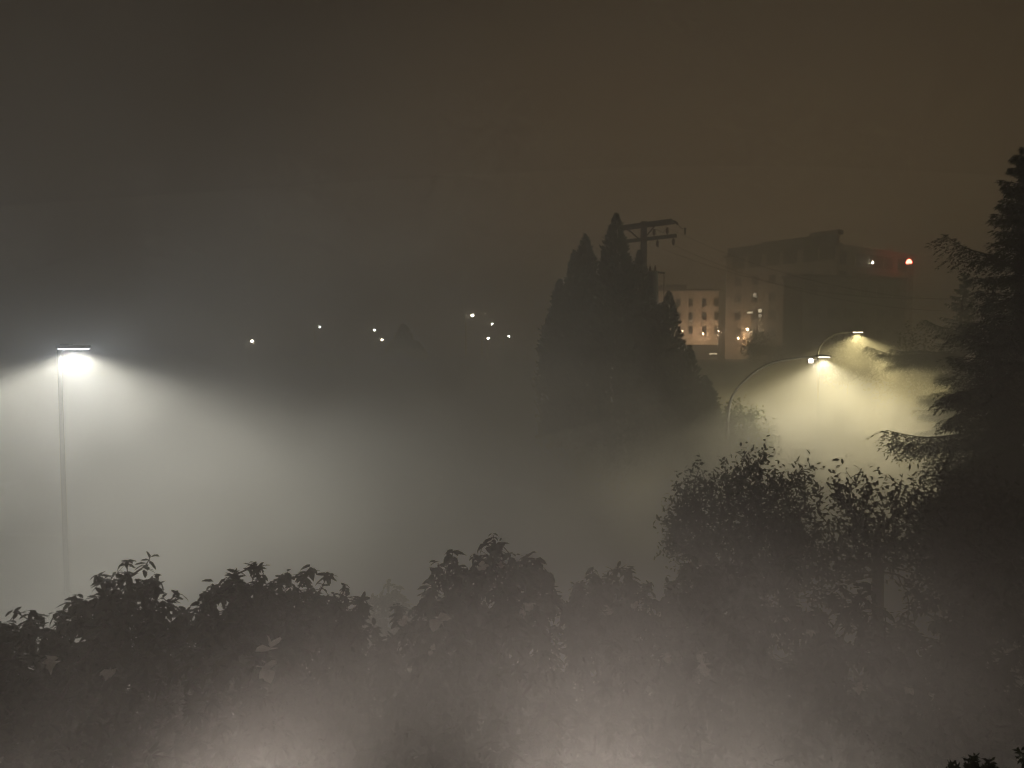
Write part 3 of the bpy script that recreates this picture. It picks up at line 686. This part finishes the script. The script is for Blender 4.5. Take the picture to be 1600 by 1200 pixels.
def cypress(label, top, D, spires, dens=1.0, name='cypress_tree', group='dark cypresses clumped round the utility pole', base_w=None, pxbase=None):
    """columnar conifer built of flame-shaped spires; spires: (px, py_top, halfwidth px at its foot, py_foot)"""
    cx = at(pxbase if pxbase else top[0], 600, D).x; gz = ground_z(D)
    t = thing(name, label, 'tree', (cx, D, gz), 0, group)
    P = []; Dv = []; segs = []; SZ = []
    for (px, py, hw, pf) in spires:
        a = at(px, py, D); f = at(px, pf, D); hgt = a.z-f.z; rw = hw*D/F
        ox = a.x-cx; oy = RNG.uniform(-.3, .3)*rw
        segs.append(((ox*.3, oy*.3, -.1), (ox, oy, f.z-gz+hgt*.3), .16, .07)); segs.append(((ox, oy, f.z-gz+hgt*.3), (ox, oy, a.z-gz-.3), .07, .015))
        n = int(dens*3400*max(.25, hgt*rw/4.5)); ph = RNG.random(4)*6.28
        for _ in range(n):
            u = RNG.random()**.85                        # 0 foot, 1 tip
            w = RNG.random()*6.28
            prof = (1-u)**.66*(.45+.55*min(1, u*5+.35))*(1.12-.12*u)
            lump = 1+.24*math.sin(3*w+9*u+ph[0])+.18*math.sin(5*w-17*u+ph[1])+.15*math.sin(31*u+2*w+ph[2])+.1*math.sin(53*u-4*w+ph[3])
            r = rw*prof*lump*(.5+.5*RNG.random()**.4)*(1.0 if RNG.random() > .13 else RNG.uniform(1.05, 1.4))
            P.append((ox+r*math.cos(w), oy+r*math.sin(w), f.z-gz+u*hgt)); SZ.append(1.0 if u < .75 else 1-2.4*(u-.75))
            Dv.append((math.cos(w)*.7+RNG.normal(0, .35), math.sin(w)*.7+RNG.normal(0, .35), .75+RNG.normal(0, .35)))
    sticks('trunk', [(np.array(s[0]), np.array(s[1]), s[2], s[3]) for s in segs], M_bark, t, 7)
    P = np.array(P); k = len(P)
    SZ = np.array(SZ); leaves('crown', P, np.array(Dv), SZ*D/35*RNG.uniform(.16, .36, k), SZ*D/35*RNG.uniform(.07, .15, k), 0, M_cypress, t, 'quad', roll=.9)
    return t
cypress('tallest cypress, its tip beside the crossarms of the utility pole', (962, 336), 34, [(962, 336, 34, 560), (948, 395, 22, 560), (980, 400, 20, 560), (962, 440, 62, 860)])
cypress('second tallest cypress with twin notched tips', (914, 366), 35, [(915, 366, 22, 520), (897, 393, 16, 520), (925, 415, 18, 560), (908, 420, 56, 860)])
cypress('short outermost cypress on the far side from the utility pole', (872, 438), 36, [(874, 438, 20, 580), (860, 490, 20, 620), (872, 500, 42, 860)])
cypress('cypress growing directly in front of the utility pole', (1000, 392), 35.5, [(1000, 392, 20, 560), (1012, 440, 22, 560), (1004, 460, 58, 860)])
cypress('cypress under the pole transformer, facing the cream building', (1045, 455), 34.5, [(1044, 457, 20, 580), (1030, 480, 26, 620), (1036, 505, 58, 860)])
cypress('low spreading conifer at the street lamp side of the cypress clump', (1080, 540), 33, [(1078, 541, 16, 640), (1062, 560, 26, 660), (1102, 588, 24, 690), (1078, 580, 62, 860), (1112, 625, 24, 720)])
cypress('lone faint conifer dissolving in the fog below the far sparks', (630, 510), 84, [(630, 508, 14, 580), (612, 535, 20, 620), (652, 535, 22, 620), (635, 560, 60, 690), (680, 575, 30, 680)], .7, 'conifer_tree', None)
cypress('faint conifer beside the lone one, lower and rounder', (712, 575), 80, [(712, 572, 20, 660), (735, 600, 26, 690), (700, 610, 36, 700)], .7, 'conifer_tree', None)

# tall fir
def fir(label, X, D, top_py, name='fir_tree', n_boughs=400, maxlen=2.5, group=None, special=()):
    gz = 0; ztop = at(800, top_py, D).z
    t = thing(name, label, 'tree', (X, D, gz), 0, group)
    segs = []; P = []; Dv = []; LL = []; WW = []
    nseg = 14
    for i in range(nseg):
        z0 = ztop*i/nseg; z1 = ztop*(i+1)/nseg
        segs.append((np.array([.05*math.sin(i), .05*math.cos(i*1.7), z0]), np.array([.05*math.sin(i+1), .05*math.cos((i+1)*1.7), z1]), .24*(1-i/nseg)+.015, .24*(1-(i+1)/nseg)+.015))
    def bough(z, w, L, lift, sag, dens=1.0):
        m = max(5, int(L/.16)); pts = []
        for k in range(m+1):
            s = k/m; r = L*s
            zz = z + lift*r - sag*L*s*s + (.10*L*s**4) + .05*math.sin(9*s+w*5)*s*(1-s)*L
            pts.append(np.array([math.cos(w)*r, math.sin(w)*r, zz]))
        for k in range(m): segs.append((pts[k], pts[k+1], .028*(1-k/m)*L/3+.006, .028*(1-(k+1)/m)*L/3+.005))
        side = np.array([-math.sin(w), math.cos(w), 0])
        for k in range(1, m+1):
            s = k/m; fwd = unit(pts[k]-pts[k-1])
            for sg in (-1, 1, 0):
                for rep in range(2):
                    tl = (.22+.55*(1-abs(s-.45)*1.25))*min(1, L/2.2)*RNG.uniform(.6, 1.2)*(1 if sg else .7)
                    d0 = unit(fwd*.75+side*sg*RNG.uniform(.6, 1.1)+np.array([0, 0, -.25-.5*(sg == 0)]))
                    q = pts[k-1]+(pts[k]-pts[k-1])*RNG.random()
                    nn = max(3, int(tl/.06*dens))
                    for j in range(nn):
                        u = (j+.5)/nn; pp = q + d0*tl*u + np.array([0, 0, -.45])*tl*u*u
                        for s2 in (-1, 1):
                            P.append(pp); Dv.append(d0*.8+np.cross(d0, [0, 0, 1])*s2*.75+RNG.normal(0, .2, 3)+np.array([0, 0, -.35*u])); LL.append(RNG.uniform(.07, .13)); WW.append(RNG.uniform(.018, .034))
    for i in range(n_boughs):
        u = (i+RNG.random())/n_boughs; z = 1.6+(ztop-1.75)*u
        L = maxlen*(1-u)**.8*RNG.uniform(.6, 1.08)+.16
        bough(z, RNG.random()*6.28, L, .25-.35*(1-u)+RNG.normal(0, .08), .22*(1-u)+RNG.uniform(0, .1))
    for (px, py, dd, lift, sag) in special:      # boughs that stand clear of the crown in the photo
        e = at(px, py, dd); vx, vy = e.x-X, e.y-D; L = math.hypot(vx, vy); zz = e.z-(lift*L-sag*L+.10*L)
        bough(zz, math.atan2(vy, vx), L, lift, sag, 1.15)
    sticks('trunk', segs, M_bark, t, 6)
    leaves('crown', np.array(P), np.array(Dv), np.array(LL), np.array(WW), .1, M_fir, t, 'quad', roll=.6)
    return t
Xf = at(1590, 600, 16).x
fir('tall fir with drooping boughs towering over the leafy trees', Xf, 16, 226, special=[(1385, 672, 15.2, .1, .12), (1392, 690, 15.6, .08, .16), (1472, 366, 15.6, .35, .1), (1492, 655, 14.2, .05, .3), (1480, 620, 14.6, .1, .3), (1478, 520, 16.0, .2, .2)])

fir('smaller hazy fir behind the tall one, its boughs hanging into the yellow light', at(1500, 600, 38).x, 38, 425, n_boughs=170, maxlen=2.7, special=[(1354, 541, 37, .2, .12), (1368, 553, 37.5, .15, .2), (1405, 548, 37, .25, .15), (1388, 572, 37.5, .1, .3), (1445, 500, 37, .3, .15), (1390, 545, 38, .2, .2)])

# ================================================================== NEAR: terrace below the camera
ter = thing('terrace', 'low flat roofed terrace below the viewpoint', 'terrace', (0, 0, 0))
mb = MB(); mb.box(-9, 9, -6, 4.6, 0, 4.35); mb.build('wall', M_stucco, ter)
mb = MB(); mb.box(-9.1, 9.1, -6.1, 4.7, 4.353, 4.5); mb.build('roof', M_concrete, ter)
UPS = [(40, .3), (280, .35), (400, .62), (500, .45), (840, .5), (930, .68), (1020, .5), (1190, .38), (1330, .2)]
for i, (px, k) in enumerate(UPS):
    q = at(px, 1285, 3.9)
    t = thing('uplight', 'floodlight just below the frame lighting the pinkish mist from beneath', 'uplight', (q.x, q.y, 4.5), 0, 'uplights along the terrace edge')
    hh = q.z-4.5
    mb = MB(); mb.lathe([(.1,0),(.1,.02),(.03,.03),(.03,max(.05,hh-.22))], n=12); mb.build('stand', M_darkmetal, t, True)
    mb = MB(); mb.lathe([(.05,hh-.24),(.11,hh-.2),(.12,hh-.06)], n=14); mb.build('housing', M_darkmetal, t, True)
    mb = MB(); mb.lathe([(.105,hh-.057),(.105,hh-.045),(.09,hh-.04)], n=14); mb.build('lens', M_lens_soft, t, True)
    spot('lamp_light', t, (0, 0, hh), 52*k, (1.0, .84, .77), 170, 1.0, .1, (R(180), 0, 0))

# potted plant whose tips just show at the frame corner
q = at(1560, 1192, 2.2)
pt = thing('potted_shrub', 'nearly black clipped shrub tips poking up at the lower corner', 'potted plant', (q.x, q.y, 4.5))
mb = MB(); mb.lathe([(.2,0),(.27,.45),(.3,.46),(.3,.54),(.26,.54)], n=20); mb.build('pot', M_terracotta, pt, True)
lob = []
for (px, py, hw) in ((1501, 1183, 7), (1512, 1190, 9), (1526, 1187, 13), (1534, 1184, 4), (1548, 1194, 16), (1565, 1197, 14), (1598, 1184, 14), (1614, 1182, 18)):
    c = at(px, py, 2.2); lob.append((np.array([c.x-q.x, RNG.uniform(-.02, .02), c.z-4.5-hw*.0019]), hw*.0019, .05, hw*.0019))
for k in range(5):
    lob.append((np.array([-.02+.05*k-.1, 0, q.z-4.5-.2-.12*k]), .14, .14, .16))
pts = lobe_points(lob, 900, .3)
segs, td = grow((0, 0, .4), (0, 0, 1.0), pts, .15, .0012)
sticks('trunk', segs, M_bark, pt, 4)
NL = 26000; w = RNG.normal(size=(NL, 3)); base = pts[RNG.integers(0, len(pts), NL)] + RNG.normal(0, .006, (NL, 3))
leaves('crown', base, w, RNG.uniform(.012, .022, NL), RNG.uniform(.006, .01, NL), .1, M_cypress, pt, 'quad', roll=.8)

# ================================================================== WORLD
w = bpy.data.worlds.new('World'); sc.world = w; w.use_nodes = True; nt = w.node_tree
bg = nt.nodes['Background']; out = nt.nodes['World Output']
sky = nt.nodes.new('ShaderNodeTexSky'); sky.sky_type = 'NISHITA'; sky.sun_disc = False; sky.sun_elevation = R(-4); sky.sun_rotation = R(160)
nt.links.new(sky.outputs[0], bg.inputs['Color']); bg.inputs['Strength'].default_value = 0.01
# city skyglow: warm band toward the town, browner and darker overhead
tc = nt.nodes.new('ShaderNodeTexCoord'); sep = nt.nodes.new('ShaderNodeSeparateXYZ'); nt.links.new(tc.outputs['Generated'], sep.inputs[0])
rp = nt.nodes.new('ShaderNodeValToRGB'); el = rp.color_ramp.elements
el[0].position = 0.0; el[0].color = (.047, .0295, .0145, 1); el[1].position = 1.0; el[1].color = (.0105, .0072, .0040, 1)
e = el.new(.2); e.color = (.031, .0203, .0105, 1); e = el.new(.45); e.color = (.0167, .012, .0069, 1)
nt.links.new(sep.outputs['Z'], rp.inputs['Fac'])
dot = nt.nodes.new('ShaderNodeVectorMath'); dot.operation = 'DOT_PRODUCT'; dot.inputs[1].default_value = tuple(Vector((.24, 1, .12)).normalized())
nt.links.new(tc.outputs['Generated'], dot.inputs[0])
mr = nt.nodes.new('ShaderNodeMapRange'); mr.inputs['From Min'].default_value = .80; mr.inputs['From Max'].default_value = 1; mr.inputs['To Min'].default_value = .85; mr.inputs['To Max'].default_value = 2.55
mr.interpolation_type = 'SMOOTHSTEP'
nt.links.new(dot.outputs['Value'], mr.inputs['Value'])
bg2 = nt.nodes.new('ShaderNodeBackground'); nt.links.new(rp.outputs['Color'], bg2.inputs['Color']); nt.links.new(mr.outputs[0], bg2.inputs['Strength'])
ad = nt.nodes.new('ShaderNodeAddShader'); nt.links.new(bg.outputs[0], ad.inputs[0]); nt.links.new(bg2.outputs[0], ad.inputs[1]); nt.links.new(ad.outputs[0], out.inputs['Surface'])

# ================================================================== RENDER SETTINGS
sc.render.engine = 'CYCLES'
cy = sc.cycles
cy.max_bounces = 8; cy.diffuse_bounces = 2; cy.glossy_bounces = 2; cy.transmission_bounces = 2; cy.volume_bounces = 4; cy.transparent_max_bounces = 8
cy.sample_clamp_indirect = 2.0; cy.sample_clamp_direct = 0
cy.caustics_reflective = False; cy.caustics_refractive = False
cy.use_adaptive_sampling = True; cy.adaptive_threshold = 0.03
cy.use_denoising = True
sc.view_settings.view_transform = 'Standard'; sc.view_settings.look = 'None'; sc.view_settings.exposure = 0; sc.view_settings.gamma = 1; sc.view_settings.use_curve_mapping = False
sc.render.film_transparent = False
